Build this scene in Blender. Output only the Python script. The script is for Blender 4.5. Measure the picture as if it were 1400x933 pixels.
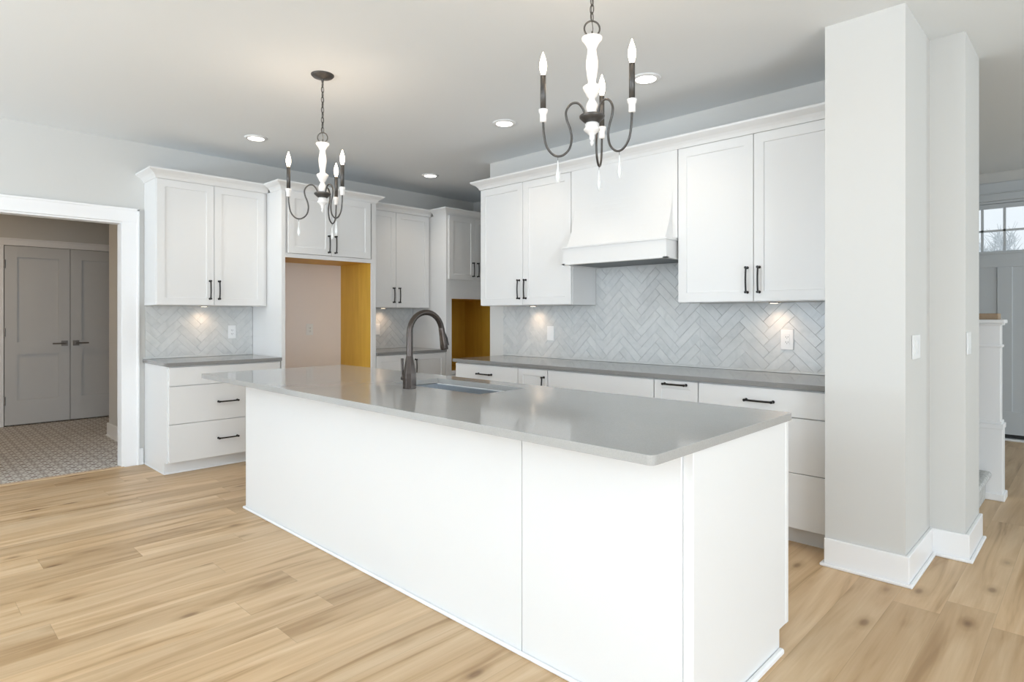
import bpy, math, random
from mathutils import Vector
random.seed(7)
for o in list(bpy.data.objects): bpy.data.objects.remove(o, do_unlink=True)
scene = bpy.context.scene
COL = scene.collection
R = math.radians

# ------------------------------------------------------------------ camera
cam_data = bpy.data.cameras.new('camera')
cam = bpy.data.objects.new('camera', cam_data)
COL.objects.link(cam)
cam_data.sensor_fit = 'HORIZONTAL'
cam_data.sensor_width = 36.0
cam_data.lens = 834.9 / 1400 * 36.0
cam_data.shift_y = (431.8 - 466.5) / 1400
cam_data.clip_start = 0.05
cam.location = (6.028, -4.188, 1.296)
cam.rotation_euler = (R(90), 0, R(44.089))
scene.camera = cam

# ------------------------------------------------------------------ view / world
scene.view_settings.view_transform = 'Standard'
scene.view_settings.look = 'None'
scene.view_settings.gamma = 1.0
scene.view_settings.use_curve_mapping = False
scene.view_settings.exposure = 0.08

world = bpy.data.worlds.new('world')
scene.world = world
world.use_nodes = True
bg = world.node_tree.nodes['Background']
bg.inputs[0].default_value = (0.86, 0.94, 1.0, 1)
bg.inputs[1].default_value = 1.0

def area_light(name, loc, rot, sx, sy, power, color, spread=180):
    l = bpy.data.lights.new(name, 'AREA')
    l.shape = 'RECTANGLE'; l.size = sx; l.size_y = sy
    l.energy = power; l.color = color; l.spread = R(spread)
    o = bpy.data.objects.new(name, l); COL.objects.link(o)
    o.location = loc; o.rotation_euler = rot
    return o

# daylight through the big windows of the living side of the room
SKY = (0.825, 0.91, 1.0)
UP_FILL = (0.72, 0.855, 1.0)
area_light('daylight_front_window', (2.4, -9.3, 1.5), (R(84), 0, 0), 2.9, 2.0, 34, SKY)
area_light('daylight_front_window', (6.4, -9.3, 1.5), (R(84), 0, 0), 2.9, 2.0, 18, SKY)
area_light('daylight_side_window', (10.4, -5.0, 1.5), (R(90), 0, R(90)), 3.4, 2.0, 182, SKY)
area_light('foyer_fill', (10.4, 2.2, 1.5), (R(90), 0, R(90)), 1.6, 1.8, 60, (0.74, 0.89, 1.0))  # added fill light for the foyer, set at an unseen side window
# added upward fill lights just inside the windows, brightening the ceiling
area_light('ceiling_fill_front', (2.4, -8.9, 0.9), (R(168), 0, 0), 2.9, 1.4, 320, UP_FILL)
area_light('ceiling_fill_front', (6.4, -8.9, 0.9), (R(168), 0, 0), 2.9, 1.4, 95, UP_FILL)
area_light('ceiling_fill_side', (9.9, -5.0, 0.9), (R(165), 0, R(90)), 3.4, 1.4, 90, UP_FILL)

# ------------------------------------------------------------------ materials
def new_mat(name):
    m = bpy.data.materials.new(name); m.use_nodes = True
    nt = m.node_tree
    return m, nt, nt.nodes['Principled BSDF']
def plain(name, col, rough=0.5, metal=0.0, bump=0.0, bscale=200, var=0.0):
    m, nt, b = new_mat(name)
    b.inputs['Roughness'].default_value = rough
    b.inputs['Metallic'].default_value = metal
    tc = nt.nodes.new('ShaderNodeTexCoord')
    nz = nt.nodes.new('ShaderNodeTexNoise'); nz.inputs['Scale'].default_value = bscale
    nt.links.new(tc.outputs['Object'], nz.inputs['Vector'])
    mx = nt.nodes.new('ShaderNodeMix'); mx.data_type = 'RGBA'
    mx.inputs[6].default_value = (*[c * (1 - var) for c in col], 1)
    mx.inputs[7].default_value = (*[min(1, c * (1 + var)) for c in col], 1)
    nt.links.new(nz.outputs['Fac'], mx.inputs[0])
    nt.links.new(mx.outputs[2], b.inputs['Base Color'])
    if bump:
        bp = nt.nodes.new('ShaderNodeBump'); bp.inputs['Strength'].default_value = bump
        bp.inputs['Distance'].default_value = 0.001
        nt.links.new(nz.outputs['Fac'], bp.inputs['Height'])
        nt.links.new(bp.outputs['Normal'], b.inputs['Normal'])
    return m
def emit(name, col, strength):
    m, nt, b = new_mat(name)
    b.inputs['Base Color'].default_value = (1, 1, 1, 1)
    b.inputs['Emission Color'].default_value = (*col, 1)
    b.inputs['Emission Strength'].default_value = strength
    return m

M = {}
M['cab'] = plain('cabinet_white_paint', (0.81, 0.81, 0.80), 0.38, var=0.005)
M['trim'] = plain('trim_white_paint', (0.905, 0.905, 0.905), 0.35, var=0.005)
M['wall'] = plain('wall_greige_paint', (0.655, 0.65, 0.625), 0.75, bump=0.15, bscale=350, var=0.01)
M['ceiling'] = plain('ceiling_paint', (0.84, 0.87, 0.885), 0.9, bump=0.1, bscale=300, var=0.01)
M['door'] = plain('door_paint', (0.62, 0.62, 0.61), 0.4, var=0.005)
M['door_cool'] = plain('entry_door_paint', (0.60, 0.63, 0.65), 0.4, var=0.005)
M['bronze'] = plain('dark_bronze', (0.022, 0.02, 0.019), 0.35, 0.5, var=0.1)
M['iron'] = plain('aged_iron', (0.10, 0.095, 0.09), 0.42, 0.7, var=0.25, bscale=60)
M['faucet'] = plain('brushed_black_steel', (0.070, 0.057, 0.050), 0.24, 0.75, var=0.08)
M['whitewood'] = plain('whitewashed_turned_wood', (0.86, 0.84, 0.82), 0.6, bump=0.3, bscale=80, var=0.06)
M['steel'] = plain('sink_steel', (0.62, 0.66, 0.70), 0.28, 0.85, var=0.03)
M['plate'] = plain('white_plastic', (0.86, 0.87, 0.87), 0.3, var=0.003)
M['slot'] = plain('dark_slot', (0.05, 0.05, 0.05), 0.5)
M['nickel'] = plain('satin_nickel', (0.24, 0.22, 0.20), 0.35, 0.9, var=0.03)
M['block'] = plain('raw_wood_block', (0.36, 0.26, 0.17), 0.6, bscale=40, var=0.12)
M['gap'] = plain('dark_gap', (0.03, 0.03, 0.03), 0.8)
M['hoodliner'] = plain('hood_liner_metal', (0.10, 0.11, 0.11), 0.4, 0.5, var=0.05)
M['bulb'] = emit('candle_bulb_glow', (1.0, 0.80, 0.55), 14)
M['lens'] = emit('recessed_lens_glow', (1.0, 0.95, 0.88), 6)
M['puck'] = emit('puck_lens_glow', (1.0, 0.82, 0.6), 5)
M['bay_lightened'] = plain('lightened_pink_wall', (0.88, 0.815, 0.785), 0.8, bump=0.1, bscale=200, var=0.02)  # pinkish wall colour lightened to stand in for light inside the fridge bay
M['snow'] = plain('snowy_ground', (0.8, 0.83, 0.86), 0.9, bscale=2, var=0.05)
M['bark'] = plain('frosted_bark', (0.78, 0.80, 0.82), 0.9, bscale=30, var=0.25)
def mat_glass(name, col=(1, 1, 1)):
    m, nt, b = new_mat(name)
    b.inputs['Base Color'].default_value = (*col, 1)
    b.inputs['Transmission Weight'].default_value = 1.0
    b.inputs['Roughness'].default_value = 0.0
    b.inputs['IOR'].default_value = 1.45
    return m
M['glass'] = mat_glass('window_glass')
def mat_crystal():
    m, nt, b = new_mat('crystal_drop_glass')
    b.inputs['Base Color'].default_value = (0.95, 0.97, 0.97, 1)
    b.inputs['Roughness'].default_value = 0.15
    b.inputs['Transmission Weight'].default_value = 0.35
    return m
M['crystal'] = mat_crystal()

def nodes(nt):
    def N(t, **kw):
        n = nt.nodes.new(t)
        for k, v in kw.items(): setattr(n, k, v)
        return n
    def math_(op, a, b=None, c=None):
        n = nt.nodes.new('ShaderNodeMath'); n.operation = op
        for i, v in enumerate((a, b, c)):
            if v is None: continue
            if isinstance(v, (int, float)): n.inputs[i].default_value = v
            else: nt.links.new(v, n.inputs[i])
        return n.outputs[0]
    def ramp(fac, stops):
        n = nt.nodes.new('ShaderNodeValToRGB')
        e = n.color_ramp.elements
        e[0].position, e[0].color = stops[0][0], (*stops[0][1], 1)
        e[1].position, e[1].color = stops[-1][0], (*stops[-1][1], 1)
        for p, c in stops[1:-1]:
            x = e.new(p); x.color = (*c, 1)
        nt.links.new(fac, n.inputs[0])
        return n.outputs[0]
    def mix(fac, a, b, blend='MIX'):
        n = nt.nodes.new('ShaderNodeMix'); n.data_type = 'RGBA'; n.blend_type = blend
        for i, v in ((0, fac), (6, a), (7, b)):
            if isinstance(v, (int, float)): n.inputs[i].default_value = v
            elif isinstance(v, tuple): n.inputs[i].default_value = (*v, 1)
            else: nt.links.new(v, n.inputs[i])
        return n.outputs[2]
    def comb(x, y, z):
        n = nt.nodes.new('ShaderNodeCombineXYZ')
        for i, v in enumerate((x, y, z)):
            if isinstance(v, (int, float)): n.inputs[i].default_value = v
            else: nt.links.new(v, n.inputs[i])
        return n.outputs[0]
    def noise(vec, scale, detail=3, rough=0.5, dist=0.0):
        n = nt.nodes.new('ShaderNodeTexNoise')
        n.inputs['Scale'].default_value = scale; n.inputs['Detail'].default_value = detail
        n.inputs['Roughness'].default_value = rough; n.inputs['Distortion'].default_value = dist
        nt.links.new(vec, n.inputs['Vector']); return n.outputs['Fac']
    return N, math_, ramp, mix, comb, noise

def mat_oak_floor():
    m, nt, b = new_mat('light_oak_planks')
    N, ma, ramp, mix, comb, noise = nodes(nt)
    tc = N('ShaderNodeTexCoord'); sep = N('ShaderNodeSeparateXYZ')
    nt.links.new(tc.outputs['Object'], sep.inputs[0])
    x, y = sep.outputs[0], sep.outputs[1]
    W, L = 0.178, 1.52
    rx = ma('DIVIDE', x, W); row = ma('FLOOR', rx); fx = ma('FRACT', rx)
    wn = N('ShaderNodeTexWhiteNoise', noise_dimensions='1D'); nt.links.new(row, wn.inputs['W'])
    yy = ma('ADD', ma('DIVIDE', y, L), wn.outputs['Value'])
    cell = ma('FLOOR', yy); fy = ma('FRACT', yy)
    wn2 = N('ShaderNodeTexWhiteNoise', noise_dimensions='2D')
    nt.links.new(comb(row, cell, 0), wn2.inputs['Vector'])
    r = wn2.outputs['Value']
    off = ma('MULTIPLY', r, 37.0)
    v1 = comb(ma('ADD', ma('MULTIPLY', x, 7.0), off), ma('MULTIPLY', y, 0.55), off)
    broad = noise(v1, 1.5, 3, 0.5, 1.3)
    v2 = comb(ma('ADD', ma('MULTIPLY', x, 60.0), off), ma('MULTIPLY', y, 1.6), off)
    fine = noise(v2, 2.0, 4, 0.6, 0.2)
    base = ramp(broad, [(0.30, (0.42, 0.265, 0.128)), (0.42, (0.585, 0.400, 0.222)), (0.55, (0.655, 0.468, 0.278)), (0.75, (0.74, 0.56, 0.36))])
    fcol = ramp(fine, [(0.3, (0.93, 0.91, 0.88)), (0.62, (1.0, 1.0, 1.0))])
    c = mix(0.75, base, fcol, 'MULTIPLY')
    tone = ramp(r, [(0.0, (0.86, 0.84, 0.82)), (0.5, (0.97, 0.96, 0.95)), (1.0, (1.07, 1.06, 1.05))])
    c = mix(1.0, c, tone, 'MULTIPLY')
    # knots: sparse elongated spots
    vor = N('ShaderNodeTexVoronoi'); vor.inputs['Scale'].default_value = 1.0
    nt.links.new(comb(ma('ADD', ma('MULTIPLY', x, 8.0), off), ma('MULTIPLY', y, 3.6), off), vor.inputs['Vector'])
    knot = ramp(vor.outputs['Distance'], [(0.07, (0.36, 0.28, 0.21)), (0.17, (0.80, 0.76, 0.70)), (0.34, (1, 1, 1))])
    sel = N('ShaderNodeSeparateColor'); nt.links.new(vor.outputs['Color'], sel.inputs[0])
    c = mix(ma('MULTIPLY', ma('GREATER_THAN', sel.outputs[0], 0.70), 0.8), c, knot, 'MULTIPLY')
    ex = ma('MINIMUM', fx, ma('SUBTRACT', 1.0, fx)); ey = ma('MINIMUM', fy, ma('SUBTRACT', 1.0, fy))
    gx = ma('LESS_THAN', ex, 0.006); gy = ma('LESS_THAN', ey, 0.0010)
    g = ma('MAXIMUM', gx, gy)
    c = mix(ma('MULTIPLY', g, 0.25), c, (0.22, 0.14, 0.07))
    nt.links.new(c, b.inputs['Base Color'])
    b.inputs['Roughness'].default_value = 0.42
    bp = N('ShaderNodeBump'); bp.inputs['Strength'].default_value = 0.25; bp.inputs['Distance'].default_value = 0.001
    nt.links.new(ma('SUBTRACT', fine, ma('MULTIPLY', g, 1.0)), bp.inputs['Height'])
    nt.links.new(bp.outputs['Normal'], b.inputs['Normal'])
    return m
M['floor'] = mat_oak_floor()

def mat_hall_tile():
    m, nt, b = new_mat('patterned_cement_tile')
    N, ma, ramp, mix, comb, noise = nodes(nt)
    tc = N('ShaderNodeTexCoord'); sep = N('ShaderNodeSeparateXYZ')
    nt.links.new(tc.outputs['Object'], sep.inputs[0])
    x, y = sep.outputs[0], sep.outputs[1]
    P = 0.145
    fx = ma('ABSOLUTE', ma('SUBTRACT', ma('FRACT', ma('DIVIDE', x, P)), 0.5))
    fy = ma('ABSOLUTE', ma('SUBTRACT', ma('FRACT', ma('DIVIDE', y, P)), 0.5))
    s = ma('ADD', fx, fy)
    d = ma('ABSOLUTE', ma('SUBTRACT', fx, fy))
    ring = ma('LESS_THAN', ma('ABSOLUTE', ma('SUBTRACT', s, 0.27)), 0.045)
    centre = ma('LESS_THAN', s, 0.12)
    corner = ma('GREATER_THAN', s, 0.84)
    arm = ma('MULTIPLY', ma('LESS_THAN', d, 0.045), ma('GREATER_THAN', s, 0.46))
    dots = ma('LESS_THAN', ma('ADD', ma('ABSOLUTE', ma('SUBTRACT', fx, 0.40)), ma('ABSOLUTE', ma('SUBTRACT', fy, 0.08))), 0.07)
    dots2 = ma('LESS_THAN', ma('ADD', ma('ABSOLUTE', ma('SUBTRACT', fy, 0.40)), ma('ABSOLUTE', ma('SUBTRACT', fx, 0.08))), 0.07)
    pat = ma('MAXIMUM', ma('MAXIMUM', ma('MAXIMUM', ring, centre), ma('MAXIMUM', corner, arm)), ma('MAXIMUM', dots, dots2))
    n = noise(tc.outputs['Object'], 9, 3)
    light = ramp(n, [(0.3, (0.66, 0.64, 0.60)), (0.7, (0.76, 0.74, 0.69))])
    dark = ramp(n, [(0.3, (0.17, 0.11, 0.085)), (0.7, (0.25, 0.18, 0.145))])
    c = mix(pat, light, dark)
    nt.links.new(c, b.inputs['Base Color']); b.inputs['Roughness'].default_value = 0.5
    return m
M['halltile'] = mat_hall_tile()

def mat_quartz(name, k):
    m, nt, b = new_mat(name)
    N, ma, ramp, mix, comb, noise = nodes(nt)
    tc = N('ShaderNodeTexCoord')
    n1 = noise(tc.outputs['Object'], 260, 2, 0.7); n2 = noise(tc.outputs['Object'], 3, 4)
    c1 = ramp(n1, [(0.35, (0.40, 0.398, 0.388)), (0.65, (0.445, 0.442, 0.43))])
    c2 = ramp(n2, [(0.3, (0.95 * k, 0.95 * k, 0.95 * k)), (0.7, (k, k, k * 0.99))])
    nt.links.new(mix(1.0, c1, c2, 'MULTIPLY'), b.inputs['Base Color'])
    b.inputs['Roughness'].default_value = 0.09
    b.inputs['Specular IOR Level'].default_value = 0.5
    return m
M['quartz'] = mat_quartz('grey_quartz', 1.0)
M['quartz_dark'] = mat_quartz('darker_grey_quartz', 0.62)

def mat_marble_tile():
    m, nt, b = new_mat('glossy_pale_marble_tile')
    N, ma, ramp, mix, comb, noise = nodes(nt)
    tc = N('ShaderNodeTexCoord'); geo = N('ShaderNodeNewGeometry')
    rnd = geo.outputs['Random Per Island']
    off = comb(ma('MULTIPLY', rnd, 40.0), ma('MULTIPLY', rnd, 23.0), 0)
    add = N('ShaderNodeVectorMath', operation='ADD')
    nt.links.new(tc.outputs['Object'], add.inputs[0]); nt.links.new(off, add.inputs[1])
    v = noise(add.outputs[0], 9, 5, 0.6, 1.2)
    c = ramp(v, [(0.33, (0.585, 0.60, 0.592)), (0.5, (0.645, 0.655, 0.645)), (0.7, (0.685, 0.69, 0.678))])
    t = ramp(rnd, [(0.0, (0.95, 0.95, 0.955)), (1.0, (1.03, 1.03, 1.025))])
    nt.links.new(mix(1.0, c, t, 'MULTIPLY'), b.inputs['Base Color'])
    b.inputs['Roughness'].default_value = 0.26
    w = noise(tc.outputs['Object'], 14, 2)
    bp = N('ShaderNodeBump'); bp.inputs['Strength'].default_value = 0.35; bp.inputs['Distance'].default_value = 0.004
    nt.links.new(w, bp.inputs['Height']); nt.links.new(bp.outputs['Normal'], b.inputs['Normal'])
    return m
M['tile'] = mat_marble_tile()
M['grout'] = plain('pale_grout', (0.67, 0.68, 0.67), 0.8, var=0.02)

def mat_ply():
    m, nt, b = new_mat('raw_golden_plywood')
    N, ma, ramp, mix, comb, noise = nodes(nt)
    tc = N('ShaderNodeTexCoord'); mp = N('ShaderNodeMapping')
    mp.inputs['Scale'].default_value = (9, 9, 0.8)
    nt.links.new(tc.outputs['Object'], mp.inputs['Vector'])
    v = noise(mp.outputs[0], 2.2, 4, 0.55, 0.4)
    c = ramp(v, [(0.3, (0.70, 0.395, 0.045)), (0.7, (0.80, 0.48, 0.065))])
    nt.links.new(c, b.inputs['Base Color']); b.inputs['Roughness'].default_value = 0.45
    return m
M['ply'] = mat_ply()

def mat_carpet():
    m, nt, b = new_mat('grey_loop_carpet')
    N, ma, ramp, mix, comb, noise = nodes(nt)
    tc = N('ShaderNodeTexCoord')
    v = noise(tc.outputs['Object'], 45, 4, 0.7)
    nt.links.new(ramp(v, [(0.3, (0.40, 0.40, 0.385)), (0.7, (0.72, 0.72, 0.70))]), b.inputs['Base Color'])
    b.inputs['Roughness'].default_value = 1.0
    bp = N('ShaderNodeBump'); bp.inputs['Strength'].default_value = 0.8; bp.inputs['Distance'].default_value = 0.004
    nt.links.new(v, bp.inputs['Height']); nt.links.new(bp.outputs['Normal'], b.inputs['Normal'])
    return m
M['carpet'] = mat_carpet()

# ------------------------------------------------------------------ mesh helpers
class MB:
    def __init__(s): s.v = []; s.f = []; s.smooth = []
    def add(s, vs, fs, smooth=False):
        n = len(s.v); s.v += [tuple(v) for v in vs]
        s.f += [tuple(i + n for i in f) for f in fs]; s.smooth += [smooth] * len(fs)
        return s
    def box(s, a, b):
        x0, x1 = sorted((a[0], b[0])); y0, y1 = sorted((a[1], b[1])); z0, z1 = sorted((a[2], b[2]))
        return s.add([(x0, y0, z0), (x1, y0, z0), (x1, y1, z0), (x0, y1, z0), (x0, y0, z1), (x1, y0, z1), (x1, y1, z1), (x0, y1, z1)],
                     [(0, 3, 2, 1), (4, 5, 6, 7), (0, 1, 5, 4), (1, 2, 6, 5), (2, 3, 7, 6), (3, 0, 4, 7)])
    def tube(s, pts, r, n=10, closed=False, caps=True):
        pts = [Vector(p) for p in pts]; rs = r if isinstance(r, (list, tuple)) else [r] * len(pts)
        m = len(pts); up = None; rings = []
        for i in range(m):
            if closed: t = pts[(i + 1) % m] - pts[i - 1]
            else: t = pts[min(i + 1, m - 1)] - pts[max(i - 1, 0)]
            t.normalize()
            if up is None:
                up = Vector((0, 0, 1)) if abs(t.z) < 0.9 else Vector((1, 0, 0))
            u = up - t * up.dot(t); u.normalize(); up = u; w = t.cross(u)
            rings.append([pts[i] + (u * math.cos(2 * math.pi * k / n) + w * math.sin(2 * math.pi * k / n)) * rs[i] for k in range(n)])
        vs = [p for rg in rings for p in rg]; fs = []
        for i in range(m if closed else m - 1):
            j = (i + 1) % m
            for k in range(n):
                l = (k + 1) % n
                fs.append((i * n + k, i * n + l, j * n + l, j * n + k))
        s.add(vs, fs, True)
        if caps and not closed:
            s.add(rings[0], [tuple(range(n - 1, -1, -1))]); s.add(rings[-1], [tuple(range(n))])
        return s
    def lathe(s, prof, c=(0, 0, 0), n=24, smooth=True):
        vs = []; fs = []
        for r, z in prof:
            for k in range(n):
                a = 2 * math.pi * k / n
                vs.append((c[0] + r * math.cos(a), c[1] + r * math.sin(a), c[2] + z))
        for i in range(len(prof) - 1):
            for k in range(n):
                l = (k + 1) % n
                fs.append((i * n + k, i * n + l, (i + 1) * n + l, (i + 1) * n + k))
        fs.append(tuple(range(n - 1, -1, -1))); fs.append(tuple(range((len(prof) - 1) * n, len(prof) * n)))
        return s.add(vs, fs, smooth)
    def build(s, name, mat, parent=None, org=(0, 0, 0), bevel=0.0, seg=1):
        me = bpy.data.meshes.new(name)
        me.from_pydata([(v[0] - org[0], v[1] - org[1], v[2] - org[2]) for v in s.v], [], s.f)
        me.polygons.foreach_set('use_smooth', s.smooth)
        me.update()
        me.materials.append(mat)
        o = bpy.data.objects.new(name, me); COL.objects.link(o)
        if parent: o.parent = parent
        else: o.location = org
        if bevel:
            md = o.modifiers.new('bevel', 'BEVEL'); md.width = bevel; md.segments = seg
            md.limit_method = 'ANGLE'; md.angle_limit = R(40)
        return o
import bmesh
def fix_normals():
    for me in bpy.data.meshes:
        bm = bmesh.new(); bm.from_mesh(me)
        bmesh.ops.recalc_face_normals(bm, faces=bm.faces)
        bm.to_mesh(me); bm.free()

def tag(o, label, cat=None, group=None, kind=None):
    o['label'] = label
    if cat: o['category'] = cat
    if group: o['group'] = group
    if kind: o['kind'] = kind
    return o
def thing(name, loc, label, cat, group=None):
    o = bpy.data.objects.new(name, None); COL.objects.link(o)
    o.location = loc; o.empty_display_size = 0.1
    return tag(o, label, cat, group)
def struct(name, mb, mat, label, cat, bevel=0.0):
    o = mb.build(name, mat, bevel=bevel)
    return tag(o, label, cat, kind='structure')

# a "run" maps (u along the wall, d out from the wall, z) to world
def LEFT(u, d, z): return (d, u, z)        # cabinets on the left wall, facing +x
def BACK(u, d, z): return (u, -d, z)       # cabinets on the cooking wall, facing -y
def ISL(u, d, z): return (u, d, z)         # facing +y
def rbox(mb, T, u0, u1, d0, d1, z0, z1): return mb.box(T(u0, d0, z0), T(u1, d1, z1))

def shaker(T, u0, u1, z0, z1, d0, th=0.02, fr=0.062, rec=0.007):
    mb = MB(); d1 = d0 + th
    def rect(i, d): return [T(u0 + i, d, z0 + i), T(u1 - i, d, z0 + i), T(u1 - i, d, z1 - i), T(u0 + i, d, z1 - i)]
    rings = rect(0, d0) + rect(0, d1 - .001) + rect(0.001, d1) + rect(fr, d1) + rect(fr + 0.002, d1 - rec)
    fs = [(0, 1, 2, 3)]
    for r in range(4):
        for k in range(4):
            l = (k + 1) % 4
            fs.append((r * 4 + k, r * 4 + l, (r + 1) * 4 + l, (r + 1) * 4 + k))
    fs.append((16, 17, 18, 19))
    return mb.add(rings, fs)
def slab(T, u0, u1, z0, z1, d0, th=0.02):
    mb = MB(); rbox(mb, T, u0, u1, d0, d0 + th, z0, z1); return mb
def pull(T, u, z, d, length=0.165, vertical=True):
    mb = MB(); h = length / 2
    def P(s, dd): return T(u, d + dd, z + s) if vertical else T(u + s, d + dd, z)
    pts = [P(-h, 0.026)] + [P(-h + length * k / 8, 0.026 + 0.006 * math.sin(math.pi * k / 8)) for k in range(1, 8)] + [P(h, 0.026)]
    mb.tube(pts, [0.0068] + [0.0060] * 7 + [0.0068], 8)
    for s in (-1, 1):
        mb.tube([P(s * (h - 0.004), 0.0), P(s * (h - 0.004), 0.004), P(s * (h - 0.004), 0.006), P(s * (h - 0.004), 0.022), P(s * (h - 0.004), 0.034)],
                [0.0095, 0.0095, 0.0062, 0.0062, 0.0088], 8)
    return mb
def crown_profile():   # (outwards, z) from top of the box, z from 2.455 to 2.525
    return [(0.0, 2.452), (0.006, 2.452), (0.010, 2.462), (0.016, 2.474), (0.030, 2.490), (0.050, 2.502), (0.060, 2.508), (0.068, 2.514), (0.068, 2.527), (0.0, 2.527)]
def crown(path_fn, corners):
    """corners: list of functions o -> (x, y) giving the mitred point at projection o"""
    mb = MB(); pf = crown_profile(); vs = []; m = len(pf)
    for c in corners:
        for o, z in pf:
            x, y = c(o); vs.append((x, y, z))
    fs = []
    for i in range(len(corners) - 1):
        for k in range(m):
            l = (k + 1) % m
            fs.append((i * m + k, i * m + l, (i + 1) * m + l, (i + 1) * m + k))
    fs.append(tuple(range(m))); fs.append(tuple(range((len(corners) - 1) * m, len(corners) * m)))
    return mb.add(vs, fs)

C = 2.80      # ceiling height
T0 = 0.1

# ------------------------------------------------------------------ setting
floor = MB().box((0.0, -9.5, -0.1), (10.5, 4.07, 0.0))
struct('floor', floor, M['floor'], 'light oak plank floor running through the kitchen and foyer', 'floor')
struct('floor', MB().box((-4.0, -6.0, -0.1), (0.0, 1.42, -0.001)), M['halltile'], 'brown and white patterned tile floor of the side hall', 'floor')
struct('trim_1', MB().box((-0.03, -4.27, -0.001), (0.03, -2.745, 0.007)), M['block'] if False else plain('oak_threshold', (0.66, 0.48, 0.30), 0.45, bscale=60, var=0.08),
       'pale oak threshold strip between the tile and the plank floor', 'threshold', 0.003)
struct('ceiling', MB().box((-4.0, -9.5, C), (10.5, 4.07, C + 0.12)), M['ceiling'], 'smooth pale ceiling with recessed lights', 'ceiling')

wl = MB()
wl.box((-0.115, -9.5, 0), (0, -4.27, C)).box((-0.115, -2.745, 0), (0, 1.30, C)).box((-0.115, -4.27, 2.105), (0, -2.745, C))
struct('wall_left', wl, M['wall'], 'greige left wall with the wide cased opening', 'wall')
wb = MB().box((1.669, 0.0, 0), (5.0, 0.12, C)).box((1.669, 0.12, 0), (1.789, 1.30, C))
struct('wall_back', wb, M['wall'], 'greige wall behind the cooking run', 'wall')
# column block and the shallower pier beside it
wc = MB().box((4.985, -0.767, 0), (5.345, 0.12, C)).box((5.345, -0.203, 0), (5.505, 0.277, C)).box((5.0, 0.12, 0), (5.345, 0.277, C))
struct('wall_right', wc, M['wall'], 'pale wall end that projects like a column at the right of the cabinets', 'wall')
struct('wall_stair', MB().box((-0.115, 1.30, 0), (4.9, 1.42, C)), M['wall'], 'greige wall at the far side of the pantry nook and stairs', 'wall')
wf = MB()
DX0, DX1, DTOP = 4.785, 5.785, 2.50
wf.box((1.0, 3.95, 0), (DX0, 4.07, C)).box((DX1, 3.95, 0), (10.5, 4.07, C)).box((DX0, 3.95, DTOP), (DX1, 4.07, C))
struct('wall_foyer', wf, M['wall'], 'pale foyer wall around the entry door', 'wall')
struct('wall_foyer_side', MB().box((0.9, 1.42, 0), (1.0, 4.07, C)), M['wall'], 'side wall of the foyer beyond the stairs', 'wall')
# living side: front wall with two window openings, side wall with windows
def wall_with_holes(axis, c0, c1, a0, a1, holes):
    mb = MB()
    def bx(p0, p1, z0, z1):
        if axis == 'y': mb.box((p0, c0, z0), (p1, c1, z1))
        else: mb.box((c0, p0, z0), (c1, p1, z1))
    p = a0
    for h0, h1, z0, z1 in holes:
        bx(p, h0, 0, C); bx(h0, h1, 0, z0); bx(h0, h1, z1, C); p = h1
    bx(p, a1, 0, C)
    return mb
struct('wall_front', wall_with_holes('y', -9.62, -9.5, -0.115, 10.5, [(0.95, 3.85, 0.5, 2.5), (4.95, 7.85, 0.5, 2.5)]), M['wall'], 'window wall of the living side behind the camera', 'wall')
struct('wall_side', wall_with_holes('x', 10.5, 10.62, -9.62, 4.07, [(-6.7, -3.3, 0.5, 2.5), (1.4, 3.0, 0.6, 2.4)]), M['wall'], 'side wall of the living room behind the camera', 'wall')
def window_unit(n, axis, c, a0, a1, z0, z1, cols, label):
    fr = MB()
    def bx(mb, p0, p1, q0, q1, d0, d1):
        if axis == 'y': mb.box((p0, c + d0, q0), (p1, c + d1, q1))
        else: mb.box((c + d0, p0, q0), (c + d1, p1, q1))
    w = 0.06
    bx(fr, a0, a1, z0, z0 + w, -.04, .04); bx(fr, a0, a1, z1 - w, z1, -.04, .04)
    for k in range(cols + 1):
        p = a0 + (a1 - a0 - w) * k / cols
        bx(fr, p, p + w, z0, z1, -.04, .04)
    o = struct('window_%d' % n, fr, M['trim'], label, 'window')
    g = MB(); bx(g, a0 + w, a1 - w, z0 + w, z1 - w, -.003, .003)
    g.build('pane', M['glass'], o)
window_unit(1, 'y', -9.56, 0.95, 3.85, 0.5, 2.5, 3, 'wide living room window nearer the hall side')
window_unit(2, 'y', -9.56, 4.95, 7.85, 0.5, 2.5, 3, 'wide living room window farther from the hall side')
window_unit(3, 'x', 10.56, -6.7, -3.3, 0.5, 2.5, 3, 'side window of the living room')
window_unit(4, 'x', 10.56, 1.4, 3.0, 0.6, 2.4, 2, 'side window of the foyer')

# hall beyond the cased opening
struct('wall_hall_right', MB().box((-1.70, -2.475, 0), (-0.115, 1.30, C)), M['wall'], 'short hall wall end right behind the cased opening', 'wall')
CX = -3.15
struct('wall_hall_back', MB().box((CX - 0.14, -6.0, 0), (CX - 0.02, -3.20, C)).box((CX - 0.14, -1.93, 0), (CX - 0.02, 1.42, C)).box((CX - 0.14, -3.20, 2.125), (CX - 0.02, -1.93, C)),
       M['wall'], 'tan back wall of the side hall above the closet doors', 'wall')
struct('wall_hall_left', MB().box((-3.9, -6.0, 0), (-0.115, -5.88, C)), M['wall'], 'far left wall of the side hall', 'wall')
struct('wall_hall_closet', MB().box((-3.9, -6.0, 0), (-3.8, 1.42, C)), M['wall'], 'back of the hall closet behind its doors', 'wall')
struct('wall_hall_end', MB().box((-3.17, 1.30, 0), (-1.70, 1.42, C)), M['wall'], 'far end wall of the side hall', 'wall')

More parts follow.
